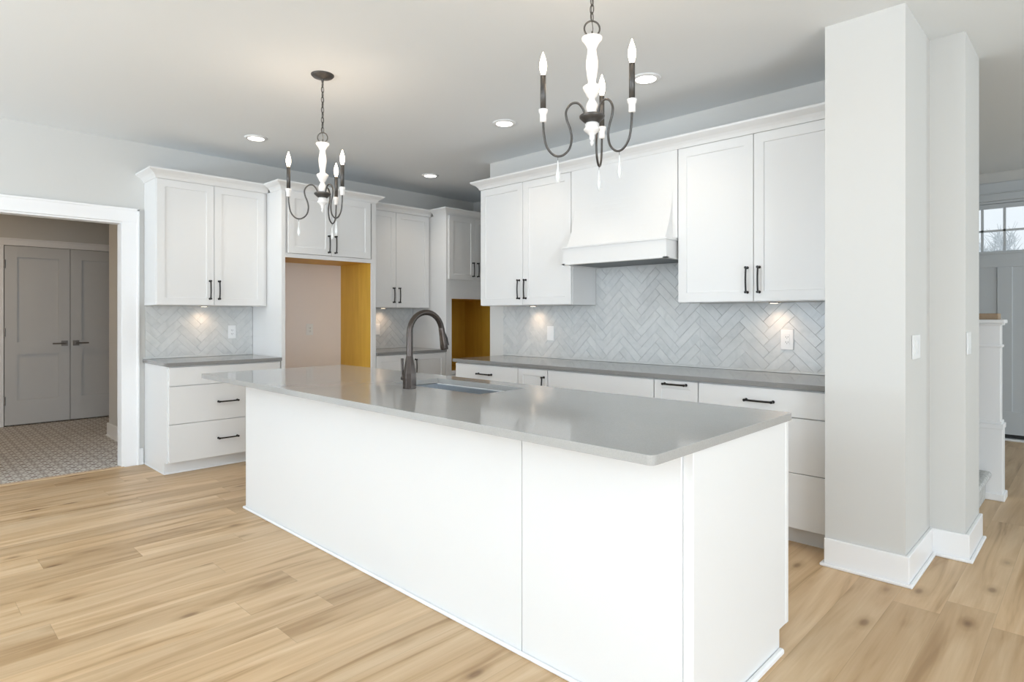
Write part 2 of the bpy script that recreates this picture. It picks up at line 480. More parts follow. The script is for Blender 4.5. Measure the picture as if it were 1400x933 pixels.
# casings
def casing(name, T, u0, u1, ztop, d, w, label, header_ext=0.0):
    mb = MB()
    rbox(mb, T, u0 - w, u0, d, d + 0.02, 0, ztop); rbox(mb, T, u1, u1 + w, d, d + 0.02, 0, ztop)
    rbox(mb, T, u0 - w - header_ext, u1 + w + header_ext, d, d + 0.022, ztop, ztop + w * 0.9)
    # raised back band
    rbox(mb, T, u0 - w - 0.004, u0 - w + 0.014, d, d + 0.028, 0, ztop + w * 0.9)
    rbox(mb, T, u1 + w - 0.014, u1 + w + 0.004, d, d + 0.028, 0, ztop + w * 0.9)
    rbox(mb, T, u0 - w - 0.004, u1 + w + 0.004, d, d + 0.028, ztop + w * 0.9 - 0.014, ztop + w * 0.9 + 0.004)
    return struct(name, mb, M['trim'], label, 'door casing', 0.002)
cz = casing('trim_2', LEFT, -4.245, -2.765, 2.10, 0.0, 0.128, 'white casing around the wide opening to the side hall')
jm = MB().box((-0.115, -2.765, 0), (0.0, -2.745, 2.10)).box((-0.115, -4.27, 0), (0.0, -4.245, 2.10)).box((-0.115, -4.27, 2.085), (0.0, -2.745, 2.105))
jm.build('jamb', M['trim'], cz, bevel=0.001)
casing('trim_3', LEFT, -3.20, -1.93, 2.12, CX - 0.02, 0.09, 'casing around the double closet doors in the hall')

# closet doors
def closet_door(n, y0, y1, handle_side, label):
    mb = MB(); d0 = CX - 0.035; th = 0.035; z0, z1 = 0.012, 2.115
    def T(u, d, z): return (d, u, z)
    fr = 0.115; rings = []; fs = []
    def ring(a, b, c_, e, d): return [T(a, d, c_), T(b, d, c_), T(b, d, e), T(a, d, e)]
    rbox(mb, T, y0 + .05, y1 - .05, d0 + .001, d0 + th - 0.020, z0 + .05, z1 - .05)
    rbox(mb, T, y0, y0 + fr, d0, d0 + th, z0, z1); rbox(mb, T, y1 - fr, y1, d0, d0 + th, z0, z1)
    for a, b in ((z0, 0.30), (0.84, 0.985), (1.985, z1)): rbox(mb, T, y0 + fr - .0005, y1 - fr + .0005, d0, d0 + th - .0004, a, b)
    o = struct('door_%d' % n, mb, M['door'], label, 'door')
    hy = y1 - 0.055 if handle_side > 0 else y0 + 0.055
    h = MB(); h.box(T(hy - .032, CX, .925), T(hy + .032, CX + .012, .99))
    h.tube([T(hy, CX + .01, .957), T(hy, CX + .055, .957)], 0.010, 10)
    h.tube([T(hy + handle_side * 0.01, CX + .05, .957), T(hy - handle_side * .125, CX + .05, .957)], 0.0085, 10)
    h.build('door_handle', M['nickel'], o)
    hg = y0 if handle_side > 0 else y1
    for z in (0.30, 1.10, 1.90):
        MB().tube([T(hg, CX + .004, z - .05), T(hg, CX + .004, z + .05)], 0.009, 8).build('hinge', M['nickel'], o)
    return o
closet_door(1, -3.193, -2.568, 1, 'left leaf of the double closet doors in the hall')
closet_door(2, -2.562, -1.935, -1, 'right leaf of the double closet doors in the hall')

# baseboards
def base_run(name, segs, label, h=0.14, t=0.018, shoe=0.017):
    """segs: list of (x0,y0,x1,y1) wall-face boxes already offset; builds board + shoe"""
    b = MB(); s = MB()
    for (x0, y0, x1, y1, nx, ny) in segs:
        b.box((x0 + min(0, nx) * t, y0 + min(0, ny) * t, 0), (x1 + max(0, nx) * t, y1 + max(0, ny) * t, h))
        k = t + shoe
        s.box((x0 + min(0, nx) * k, y0 + min(0, ny) * k, 0), (x1 + max(0, nx) * k, y1 + max(0, ny) * k, 0.016))
    o = struct(name, b, M['trim'], label, 'baseboard', 0.004)
    s.build('shoe_molding', M['trim'], o, bevel=0.005)
    return o
K = 0.035
bb = MB().box((4.985, -0.785, 0), (5.363, -0.767, 0.142)).box((5.345, -0.767, 0), (5.363, -0.221, 0.142)).box((5.345, -0.221, 0), (5.523, -0.203, 0.142)).box((5.505, -0.203, 0), (5.523, 0.277, 0.142))
bo = struct('baseboard_right', bb, M['trim'], 'tall white baseboard wrapping the projecting wall end', 'baseboard', 0.003)
MB().box((4.968, -0.802, 0), (5.380, -0.785, 0.016)).box((5.363, -0.785, 0), (5.380, -0.238, 0.016)).box((5.363, -0.238, 0), (5.540, -0.221, 0.016)).box((5.523, -0.221, 0), (5.540, 0.277, 0.016)).box((4.968, -0.785, 0), (4.985, -0.66, 0.016)).build('shoe_molding', M['trim'], bo, bevel=0.004)
base_run('baseboard_left', [(0, -2.632, 0, -2.60, 1, 0), (0, -9.5, 0, -4.40, 1, 0)], 'white baseboard between the opening casing and the drawers')
base_run('baseboard_hall', [(-1.70, -2.475, -0.115, -2.475, 0, -1), (-1.70, -2.475, -1.70, 1.3, -1, 0), (-1.718, -2.493, -1.70, -2.475, 0, 0)], 'white baseboard around the hall wall end', h=0.14)
base_run('baseboard_foyer', [(1.0, 3.95, 4.66, 3.95, 0, -1), (5.91, 3.95, 10.5, 3.95, 0, -1)], 'white baseboard of the foyer wall')

# entry door with divided lites in its top
def entry_door():
    x0, x1, zt = 4.80, 5.77, 2.47
    y = 3.96; mb = MB()
    xm = 5.287
    mb.box((x0 + .1, y + 0.013, 0.1), (x1 - .1, y + 0.035, 1.85))                        # recessed field
    for a, b in ((x0, x0 + 0.115), (x1 - 0.115, x1)): mb.box((a, y, 0.06), (b, y + 0.045, zt))
    mb.box((xm - 0.062, y, 0.30), (xm + 0.062, y + 0.044, 1.805))
    mb.box((x0 + .115, y, 0.0605), (x1 - .115, y + 0.044, 0.30)); mb.box((x0 + .115, y, 1.805), (x1 - .115, y + 0.044, 1.975)); mb.box((x0 + .115, y, 2.425), (x1 - .115, y + 0.044, zt))
    mb.box((x0 + 0.06, y - 0.012, 1.945), (x1 - 0.06, y + 0.02, 1.972))
    o = struct('door_3', mb, M['door_cool'], 'grey-white entry door with divided glass lites at its top', 'door', 0.002)
    mu = MB()
    for k in range(1, 4):
        xx = x0 + 0.115 + (x1 - x0 - 0.23) * k / 4
        mu.box((xx - 0.011, y + 0.004, 1.97), (xx + 0.011, y + 0.04, 2.43))
    mu.box((x0 + 0.1, y + 0.004, 2.180), (x1 - 0.1, y + 0.04, 2.200))
    mu.build('muntin', M['door_cool'], o)
    MB().box((x0 + 0.1, y + 0.019, 1.965), (x1 - 0.1, y + 0.025, 2.435)).build('pane', M['glass'], o)
    MB().box((x0, y + 0.005, 0.022), (x1, y + 0.04, 0.062)).build('bottom_gap_shade', M['gap'], o)  # dark strip standing in for the shaded gap under the door
    c = MB()
    c.box((x0 - 0.13, 3.93, 0), (x0 - 0.015, 3.95, 2.50)).box((x1 + 0.015, 3.93, 0), (x1 + 0.13, 3.95, 2.50))
    c.box((x0 - 0.14, 3.928, 2.50), (x1 + 0.14, 3.95, 2.575)); c.box((x0 - 0.15, 3.915, 2.575), (x1 + 0.15, 3.95, 2.585)); c.box((x0 - 0.14, 3.928, 2.585), (x1 + 0.14, 3.95, 2.69))
    c.box((x0 - 0.015, 3.95, 0), (x0, 4.07, 2.50)).box((x1, 3.95, 0), (x1 + 0.015, 4.07, 2.50)).box((x0 - 0.015, 3.95, zt + 0.005), (x1 + 0.015, 4.07, 2.50))
    struct('trim_4', c, M['door_cool'], 'painted casing and header around the entry door', 'door casing', 0.002)
    struct('trim_5', MB().box((x0, 3.90, 0.0), (x1, 4.05, 0.02)), M['trim'], 'white sill under the entry door', 'threshold', 0.004)
entry_door()

# outdoors seen through the lites
struct('ground', MB().box((-15, 4.3, -0.6), (25, 60, -0.5)), M['snow'], 'pale snowy ground outside the entry door', 'ground')
def tree(x, y, h, seed):
    rnd = random.Random(seed)
    mb = MB()
    mb.tube([(x, y, -0.5), (x + 0.05, y, h * 0.5), (x, y, h)], [0.12, 0.07, 0.015], 7)
    for k in range(70):
        z = h * (0.10 + 0.88 * k / 70); a = rnd.uniform(0, 6.28); L = 0.16 + (h - z) * 0.04
        dx, dy = math.cos(a), math.sin(a)
        p0 = Vector((x, y, z)); p1 = p0 + Vector((dx * L, dy * L, L * 1.3)); p2 = p1 + Vector((dx * L * .4, dy * L * .4, L * 1.0))
        mb.tube([p0, p1, p2], [0.03, 0.018, 0.006], 5)
        for q in range(9):
            t = rnd.uniform(.1, 1); b = p0.lerp(p1, t) if q % 2 else p1.lerp(p2, t)
            e = b + Vector((rnd.uniform(-.22, .22), rnd.uniform(-.22, .22), rnd.uniform(.05, .4)))
            mb.tube([b, e], [0.013, 0.005], 4)
    o = mb.build('bare_tree', M['bark'])
    tag(o, 'bare frosted tree outdoors seen through the lites of the entry door', 'tree', 'bare trees beyond the entry door')
for i in range(6):
    tree(2.9 + i * 0.62, 16.5 + (i % 2) * 1.6, 3.15 + random.uniform(-0.15, 0.2), i)

# ------------------------------------------------------------------ cabinets
UB, UT = 1.385, 2.455     # underside and top of wall cabinets
DU = 0.318                # box depth of wall cabinets
G = 0.0022                # reveal between fronts

def wall_cabinet(T, u0, u1, label, zb=UB, depth=DU, split=None, group=None, crown_ends=None, name='wall_cabinet', door_u=None, zt=UT, z_doors=None, parent_extra=None):
    p = T((u0 + u1) / 2, depth / 2, zb)
    t = thing(name, p, label, 'cabinet', group)
    body = MB(); rbox(body, T, u0, u1, 0.002, depth, zb, zt + 0.0)
    body.build('body', M['cab'], t, p, 0.001)
    a, b = door_u or (u0 + 0.004, u1 - 0.004)
    s = split if split is not None else (u0 + u1) / 2
    zd0 = zb + 0.004 if z_doors is None else z_doors
    doors = []
    for (x0, x1, hs) in ((a, s - G, 1), (s + G, b, -1)):
        d = shaker(T, x0, x1, zd0, 2.450, depth + 0.001).build('door', M['cab'], t, p)
        hu = (x1 - 0.036) if hs > 0 else (x0 + 0.036)
        pull(T, hu, zd0 + 0.135, depth + 0.021).build('handle', M['bronze'], d, p)
    return t, p

# --- left wall, upper cabinet beside the opening
tA, pA = wall_cabinet(LEFT, -2.590, -1.645, 'white two-door wall cabinet nearest the wide opening', split=-2.126, door_u=(-2.586, -1.675))
cr = crown(None, [lambda o: (0.0, -2.590 - o), lambda o: (DU + 0.02 + o, -2.590 - o), lambda o: (DU + 0.02 + o, -1.6435)])
cr.build('crown', M['cab'], tA, pA)
# --- fridge surround
pF = (0.3, -1.14, 0)
tF = thing('fridge_surround', pF, 'tall white refrigerator enclosure with an empty golden-lined bay', 'cabinet')
XF = 0.61
b = MB().box((0.002, -1.643, 0), (XF, -1.624, UT)); b.build('side_panel', M['cab'], tF, pF, 0.001)
b = MB().box((0.002, -0.668, 0), (XF, -0.637, UT)); b.build('side_panel', M['cab'], tF, pF, 0.001)
b = MB().box((XF, -1.643, 0), (XF + 0.02, -1.609, UT)).box((XF, -0.688, 0), (XF + 0.02, -0.637, UT)).box((XF, -1.609, 1.835), (XF + 0.02, -0.688, 1.873)).box((XF, -1.609, 2.445), (XF + 0.02, -0.688, UT))
b.build('face_frame', M['cab'], tF, pF)
b = MB().box((0.002, -1.624, 1.862), (XF, -0.668, UT)); b.build('body', M['cab'], tF, pF)
b = MB().box((0.004, -0.674, 0), (XF, -0.668, 1.842)).box((0.004, -1.624, 0), (XF, -1.618, 1.842)).box((0.004, -1.624, 1.842), (XF, -0.668, 1.862))
b.build('bay_lining', M['ply'], tF, pF)['label'] = 'raw golden plywood lining'
for (a, c, hs) in ((-1.588, -1.150, 1), (-1.147, -0.712, -1)):
    d = shaker(LEFT, a, c, 1.876, 2.448, XF + 0.021).build('door', M['cab'], tF, pF)
    hu = c - 0.034 if hs > 0 else a + 0.034
    pull(LEFT, hu, 1.985, XF + 0.041).build('handle', M['bronze'], d, pF)
crown(None, [lambda o: (DU + 0.09, -1.643 - o), lambda o: (XF + 0.02 + o, -1.643 - o), lambda o: (XF + 0.02 + o, -0.637 + o), lambda o: (DU + 0.09, -0.637 + o)]).build('crown', M['cab'], tF, pF)
MB().box((0.0005, -1.618, 0.0), (0.003, -0.674, 1.842)).build('bay_back', M['bay_lightened'], tF, pF)['label'] = 'pinkish wall at the back of the bay, colour lightened in place of light'
# --- left wall, middle upper cabinet
tM, pM = wall_cabinet(LEFT, -0.634, 0.300, 'white two-door wall cabinet between the fridge bay and the oven tower', split=-0.179, door_u=(-0.630, 0.285))
crown(None, [lambda o: (DU + 0.02 + o, -0.6365), lambda o: (DU + 0.02 + o, 0.3015)]).build('crown', M['cab'], tM, pM)
# --- oven tower
pO = (0.3, 0.73, 0)
tO = thing('oven_tower', pO, 'tall white cabinet with an empty oven opening in the far corner', 'cabinet')
Y0, Y1 = 0.302, 1.16
b = MB().box((0.002, Y0, 0.0), (XF, Y0 + 0.02, UT)); b.build('side_panel', M['cab'], tO, pO, 0.001)
b = MB().box((0.002, Y1 - 0.02, 0.0), (XF, Y1, UT)); b.build('side_panel', M['cab'], tO, pO, 0.001)
b = MB().box((0.002, Y0 + 0.02, 1.50), (XF, Y1 - 0.02, UT))
b.build('upper_body', M['cab'], tO, pO)
MB().box((0.002, Y0 + 0.02, 0.1), (XF, Y1 - 0.02, 0.64)).box((0.002, Y0 + 0.02, 0.0), (XF - 0.07, Y1 - 0.02, 0.1)).build('lower_body', M['cab'], tO, pO)
b = MB().box((XF, Y0, 0.1), (XF + 0.02, Y0 + 0.082, UT)).box((XF, Y1 - 0.082, 0.1), (XF + 0.02, Y1, UT)).box((XF, Y0 + 0.082, 1.493), (XF + 0.02, Y1 - 0.082, 1.72)).box((XF, Y0 + 0.082, 0.62), (XF + 0.02, Y1 - 0.082, 0.66))
b.build('face_frame', M['cab'], tO, pO)
b = MB().box((0.01, Y0 + 0.02, 0.645), (0.02, Y1 - 0.02, 1.50)).box((0.02, Y0 + 0.02, 0.645), (XF, Y0 + 0.028, 1.50)).box((0.02, Y1 - 0.028, 0.645), (XF, Y1 - 0.02, 1.50)).box((0.02, Y0 + 0.028, 1.49), (XF, Y1 - 0.028, 1.50)).box((0.02, Y0 + 0.028, 0.64), (XF, Y1 - 0.028, 0.65))
b.build('bay_lining', M['ply'], tO, pO)['label'] = 'raw golden plywood lining'
for (a, c, hs) in ((Y0 + 0.03, 0.7285, 1), (0.7315, Y1 - 0.03, -1)):
    d = shaker(LEFT, a, c, 1.715, 2.448, XF + 0.021).build('door', M['cab'], tO, pO)
    hu = c - 0.036 if hs > 0 else a + 0.036
    pull(LEFT, hu, 1.84, XF + 0.041).build('handle', M['bronze'], d, pO)
for (z0, z1) in ((0.11, 0.36), (0.364, 0.61)):
    d = slab(LEFT, Y0 + 0.03, Y1 - 0.03, z0, z1, XF + 0.021).build('drawer', M['cab'], tO, pO, 0.0015)
    pull(LEFT, 0.73, (z0 + z1) / 2, XF + 0.041, vertical=False).build('handle', M['bronze'], d, pO)
crown(None, [lambda o: (DU + 0.09, Y0 - o), lambda o: (XF + 0.02 + o, Y0 - o), lambda o: (XF + 0.02 + o, Y1)]).build('crown', M['cab'], tO, pO)

# --- base cabinets
BD = 0.608                     # box depth
def base_cabinet(T, u0, u1, label, fronts, group=None, toe_ends=(False, False), side_to_floor=False):
    p = T((u0 + u1) / 2, BD / 2, 0)
    t = thing('base_cabinet', p, label, 'cabinet', group)
    b = MB(); rbox(b, T, u0, u1, 0.002, BD, 0.10, 0.884); b.build('body', M['cab'], t, p)
    k = MB(); rbox(k, T, u0, u1, 0.002, 0.548, 0.0, 0.10)
    k.build('toe_kick', M['cab'], t, p)
    for fr in fronts:
        kind, z0, z1 = fr[0], fr[1], fr[2]
        a, c = (fr[3], fr[4]) if len(fr) > 5 else (u0 + 0.003, u1 - 0.003)
        hd = fr[-1]
        if kind == 'slab': d = slab(T, a, c, z0, z1, BD + 0.001).build('drawer', M['cab'], t, p, 0.0015)
        else: d = shaker(T, a, c, z0, z1, BD + 0.001, fr=0.05 if c - a < 0.4 else 0.062).build('door', M['cab'], t, p)
        if hd is None: continue
        if hd == 'h': pull(T, (a + c) / 2, (z0 + z1) / 2, BD + 0.021, vertical=False).build('handle', M['bronze'], d, p)
        elif hd == 'top': pull(T, (a + c) / 2, z1 - 0.022, BD + 0.021, 0.16, vertical=False).build('handle', M['bronze'], d, p)
        elif hd[0] == 'v': pull(T, (c - 0.032) if hd == 'vr' else (a + 0.032), z1 - 0.135, BD + 0.021).build('handle', M['bronze'], d, p)
    return t, p
three = [('slab', 0.725, 0.875, 'h'), ('slab', 0.414, 0.720, 'h'), ('slab', 0.104, 0.410, 'h')]
tB, pB = base_cabinet(LEFT, -2.585, -1.645, 'white three-drawer base cabinet beside the wide opening',
    [('slab', 0.725, 0.875, -2.580, -1.66, 'h'), ('slab', 0.414, 0.720, -2.580, -1.66, 'h'), ('slab', 0.104, 0.410, -2.580, -1.66, 'h')])
sp = MB()   # finished end panel running to the floor, notched over the toe kick
sp.box((0.002, -2.588, 0.0), (0.548, -2.585, 0.884)).box((0.548, -2.588, 0.10), (BD, -2.585, 0.884))
sp.build('end_panel', M['cab'], tB, pB)
MB().box((0.020, -2.596, 0), (0.548, -2.588, 0.014)).box((0.548, -2.596, 0), (0.556, -1.65, 0.014)).build('shoe_molding', M['trim'], tB, pB, 0.003)
base_cabinet(LEFT, -0.634, 0.300, 'white two-door base cabinet between the fridge bay and the oven tower',
    [('shaker', 0.104, 0.875, -0.630, -0.168, 'vr'), ('shaker', 0.104, 0.875, -0.165, 0.297, 'vl')])
base_cabinet(BACK, 1.880, 2.645, 'white three-drawer base cabinet at the oven end of the cooking run', three)
base_cabinet(BACK, 2.6465, 2.9595, 'narrow white pull-out cabinet with a vertical pull left of the cooktop space', [('shaker', 0.104, 0.875, 'vr')])
base_cabinet(BACK, 2.961, 3.888, 'wide white base cabinet with plain drawer fronts under the range hood', [('slab', 0.725, 0.875, None), ('slab', 0.414, 0.720, None), ('slab', 0.104, 0.410, None)])
base_cabinet(BACK, 3.8895, 4.2025, 'narrow white pull-out cabinet with a horizontal pull right of the cooktop space', [('shaker', 0.104, 0.875, 'top')])
base_cabinet(BACK, 4.204, 4.972, 'white three-drawer base cabinet against the projecting wall end', three)

# --- upper cabinets of the cooking wall
wall_cabinet(BACK, 1.893, 2.960, 'white two-door wall cabinet left of the range hood', split=2.428)
wall_cabinet(BACK, 3.903, 4.972, 'large white two-door wall cabinet right of the range hood', split=4.432)
crn = crown(None, [lambda o: (1.893 - o, 0.0), lambda o: (1.893 - o, -(DU + 0.0215 + o)), lambda o: (4.984, -(DU + 0.0215 + o))])
o = crn.build('crown_molding', M['cab']); tag(o, 'long white crown molding along the cooking wall cabinets and hood', 'molding')

# --- range hood
pH = (3.43, -0.2, 1.69)
tH = thing('range_hood', pH, 'white flared wooden range hood over the cooktop space', 'range hood')
YD = DU + 0.021
b = MB().box((2.963, -YD + 0.0, 1.836), (3.900, -0.002, UT)); b.build('upper_panel', M['cab'], tH, pH)
prof = []
for k in range(13):
    s = k / 12; z = 2.20 - s * (2.20 - 1.825)
    prof.append((YD + 0.105 * (s ** 1.9), z))
vs = []; fs = []
hx0, hx1 = 2.998, 3.862
for (d, z) in prof: vs += [(hx0 - 0.0, -d, z), (hx1, -d, z), (hx0, -0.002, z), (hx1, -0.002, z)]
for k in range(12):
    a = k * 4; c = a + 4
    fs += [(a, a + 1, c + 1, c), (a + 1, a + 3, c + 3, c + 1), (a + 2, a, c, c + 2), (a + 3, a + 2, c + 2, c + 3)]
fs += [(0, 1, 3, 2), (48, 50, 51, 49)]
MB().add(vs, fs).build('flared_body', M['cab'], tH, pH)
b = MB().box((2.978, -0.463, 1.700), (3.884, -0.002, 1.822)).box((2.968, -0.473, 1.820), (3.893, -0.002, 1.834)).box((2.972, -0.469, 1.692), (3.888, -0.43, 1.702)).box((2.972, -0.469, 1.692), (3.0, -0.002, 1.702)).box((3.86, -0.469, 1.692), (3.888, -0.002, 1.702))
b.build('apron', M['cab'], tH, pH, 0.001)
b = MB().box((3.0, -0.43, 1.696), (3.86, -0.004, 1.7005)); b.build('liner', M['hoodliner'], tH, pH)

# --- countertops
def slab_top(name, x0, y0, x1, y1, label, z0=0.885, z1=0.914, hole=None, rc=0.0):
    mb = MB()
    o_pts = []
    def corner(cx, cy, a0):
        if rc <= 0: return [(cx, cy)]
        return None
    if rc > 0:
        for (cx, cy, a0) in ((x1 - rc, y1 - rc, 0), (x0 + rc, y1 - rc, 90), (x0 + rc, y0 + rc, 180), (x1 - rc, y0 + rc, 270)):
            for k in range(5):
                a = R(a0 + 90 * k / 4); o_pts.append((cx + rc * math.cos(a), cy + rc * math.sin(a)))
    else: o_pts = [(x1, y1), (x0, y1), (x0, y0), (x1, y0)]
    bm = bmesh.new()
    def loop(pts, z): return [bm.verts.new((x, y, z)) for x, y in pts]
    for z in (z0, z1):
        lp = loop(o_pts, z); ed = [bm.edges.new((lp[i], lp[(i + 1) % len(lp)])) for i in range(len(lp))]
        if hole:
            hp = loop([(hole[2], hole[3]), (hole[0], hole[3]), (hole[0], hole[1]), (hole[2], hole[1])], z)
            ed += [bm.edges.new((hp[i], hp[(i + 1) % 4])) for i in range(4)]
            bmesh.ops.triangle_fill(bm, use_beauty=True, edges=ed)
        else: bm.faces.new(lp)
        if z == z0: lo = (lp, hp if hole else None)
        else: hi = (lp, hp if hole else None)
    for a, b_ in zip(lo, hi):
        if a is None: continue
        n = len(a)
        for i in range(n): bm.faces.new((a[i], a[(i + 1) % n], b_[(i + 1) % n], b_[i]))
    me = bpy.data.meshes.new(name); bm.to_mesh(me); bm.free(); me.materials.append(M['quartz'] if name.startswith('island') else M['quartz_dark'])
    o = bpy.data.objects.new(name, me); COL.objects.link(o)
    md = o.modifiers.new('bevel', 'BEVEL'); md.width = 0.003; md.segments = 2; md.limit_method = 'ANGLE'; md.angle_limit = R(50)
    return tag(o, label, 'countertop')
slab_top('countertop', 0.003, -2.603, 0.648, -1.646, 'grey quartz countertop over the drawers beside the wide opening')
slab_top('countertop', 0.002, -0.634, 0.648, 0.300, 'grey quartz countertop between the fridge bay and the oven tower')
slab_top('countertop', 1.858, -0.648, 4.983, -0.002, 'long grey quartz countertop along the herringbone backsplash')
SX0, SX1, SY0, SY1 = 3.108, 3.85, -2.165, -1.825
slab_top('island_countertop', 1.762, -2.728, 5.148, -1.687, 'large grey quartz island top with the undermount sink cutout', hole=(SX0, SY0, SX1, SY1), rc=0.02)

# --- island
pI = (3.5, -2.1, 0)
tI = thing('kitchen_island', pI, 'long white kitchen island with flat back panels and a raised end', 'kitchen island')
IX0, IX1, IY0, IY1 = 1.905, 5.10, -2.467, -1.722
# carcass as four walls so the sink can hang inside
b = MB()
b.box((IX0, IY0, 0.10), (SX0 - 0.08, IY1, 0.884)).box((SX1 + 0.08, IY0, 0.10), (IX1, IY1, 0.884)).box((SX0 - 0.08, IY0, 0.10), (SX1 + 0.08, -2.30, 0.884)).box((SX0 - 0.08, -1.76, 0.10), (SX1 + 0.08, IY1, 0.884)).box((SX0 - 0.08, -2.30, 0.10), (SX1 + 0.08, -1.76, 0.5))
b.build('carcass', M['cab'], tI, pI)
MB().box((IX0 + 0.01, IY0, 0), (IX1, IY1 - 0.07, 0.10)).build('toe_kick', M['cab'], tI, pI)
MB().box((IX0 - 0.018, IY0 - 0.018, 0), (4.4285, IY0, 0.884)).build('back_panel', M['cab'], tI, pI, 0.0015)
MB().box((4.4315, IY0 - 0.018, 0), (5.100, IY0, 0.884)).build('back_panel', M['cab'], tI, pI, 0.0015)
MB().box((IX0 - 0.018, IY0, 0), (IX0, -1.79, 0.884)).box((IX0 - 0.018, -1.79, 0.10), (IX0, IY1, 0.884)).build('end_panel', M['cab'], tI, pI)
# right end: full panel notched over the toe kick
MB().box((IX1, -2.461, 0.0), (5.132, -1.785, 0.884)).box((IX1, -1.785, 0.088), (5.132, -1.702, 0.884)).build('end_panel', M['cab'], tI, pI)
MB().box((IX1 + 0.0004, -2.477, 0.0), (5.136, -2.440, 0.884)).build('end_stile', M['cab'], tI, pI, 0.002)
MB().box((IX1 + 0.001, -1.724, 0.088), (5.135, -1.698, 0.884)).build('end_stile', M['cab'], tI, pI, 0.002)
sm = MB().box((IX0 - 0.036, IY0 - 0.034, 0), (5.10, IY0 - 0.018, 0.016)).box((5.132, -2.494, 0), (5.152, -1.785, 0.022)).box((5.101, -2.494, 0), (5.152, -2.477, 0.0165)).box((IX0 - 0.036, IY0 - 0.034, 0), (IX0 - 0.018, -1.79, 0.016))
sm.build('shoe_molding', M['trim'], tI, pI, 0.005)
us = [1.91, 2.52, 3.05, 3.90, 4.45, 5.09]
for i in range(5):
    a, c = us[i] + 0.002, us[i + 1] - 0.002
    d = shaker(ISL, a, c, 0.104, 0.875, IY1 + 0.001).build('door', M['cab'], tI, pI)
    pull(ISL, c - 0.036, 0.74, IY1 + 0.021).build('handle', M['bronze'], d, pI)

# --- sink
pS = ((SX0 + SX1) / 2, (SY0 + SY1) / 2, 0.67)
tS = thing('sink', pS, 'rectangular undermount steel sink set in the island top', 'sink')
e = 0.004
b = MB()
b.box((SX0 - 0.012, SY0 - 0.012, 0.67), (SX0 + e - 0.004, SY1 + 0.012, 0.883)).box((SX1, SY0 - 0.012, 0.67), (SX1 + 0.012, SY1 + 0.012, 0.883))
b.box((SX0 - 0.012, SY0 - 0.012, 0.67), (SX1 + 0.012, SY0, 0.883)).box((SX0 - 0.012, SY1, 0.67), (SX1 + 0.012, SY1 + 0.012, 0.883)).box((SX0, SY0, 0.67), (SX1, SY1, 0.68))
b.build('basin', M['steel'], tS, pS)
MB().box((SX0 - 0.02, SY1 - 0.004, 0.8795), (SX1 + 0.02, SY1 + 0.02, 0.8842)).box((SX0 - 0.02, SY0 - 0.02, 0.8795), (SX1 + 0.02, SY0 + 0.004, 0.8842)).build('rim', M['plate'], tS, pS)
MB().lathe([(0.045, 0.681), (0.045, 0.684), (0.03, 0.683)], (3.48, -1.99, 0), 20).build('drain', M['nickel'], tS, pS)

# --- faucet
fx, fy, fz = 3.415, -2.262, 0.914
pT = (fx, fy, fz)
tT = thing('faucet', pT, 'dark gooseneck pull-down faucet standing on the island beside the sink', 'faucet')
b = MB()
n = 8
secs = [(0.034, 0.0), (0.035, 0.002), (0.0345, 0.055), (0.0335, 0.080), (0.026, 0.125), (0.0195, 0.158), (0.017, 0.172)]
vs = []; fs = []
for r, z in secs:
    for k in range(n):
        a = R(22.5 + 45 * k); vs.append((fx + r * math.cos(a) / math.cos(R(22.5)) * 0.97, fy + r * math.sin(a) / math.cos(R(22.5)) * 0.97, fz + z))
for i in range(len(secs) - 1):
    for k in range(n):
        l = (k + 1) % n; fs.append((i * n + k, i * n + l, (i + 1) * n + l, (i + 1) * n + k))
fs.append(tuple(range(n - 1, -1, -1))); fs.append(tuple(range((len(secs) - 1) * n, len(secs) * n)))
b.add(vs, fs); b.build('base', M['faucet'], tT, pT, 0.001)
arc = [(fx, fy, fz + 0.165), (fx, fy, fz + 0.22)]
cR = 0.108; zc = 1.208
for k in range(0, 15):
    a = R(180 - 168 * k / 14); arc.append((fx, fy + cR + cR * math.cos(a), zc + cR * math.sin(a) * 0.98))
b = MB().tube(arc, [0.0175, 0.0168] + [0.0155] * 15, 14); b.build('spout', M['faucet'], tT, pT)
x1, y1, z1 = arc[-1]
dirv = Vector((0, 0.03, -0.16)).normalized()
def hp(s): return (x1, y1 + dirv.y * s, z1 + dirv.z * s)
b = MB().tube([hp(0.0), hp(0.006), hp(0.03), hp(0.075), hp(0.11), hp(0.122)], [0.0155, 0.0165, 0.0172, 0.0195, 0.0225, 0.021], 14)
hd = b.build('spray_head', M['faucet'], tT, pT)
b = MB().tube([hp(0.03)[:1] + (hp(0.03)[1] + 0.016, hp(0.03)[2]), hp(0.06)[:1] + (hp(0.06)[1] + 0.024, hp(0.06)[2]), hp(0.10)[:1] + (hp(0.10)[1] + 0.028, hp(0.10)[2])], [0.006, 0.008, 0.006], 8)
b.build('spray_button', M['bronze'], hd, pT)
b = MB().tube([(fx - 0.030, fy, fz + 0.050), (fx - 0.062, fy, fz + 0.050)], 0.0125, 12).tube([(fx - 0.054, fy, fz + 0.050), (fx - 0.060, fy - 0.003, fz + 0.075), (fx - 0.060, fy - 0.004, fz + 0.155)], [0.011, 0.0062, 0.0078], 10)
b.build('lever', M['faucet'], tT, pT)

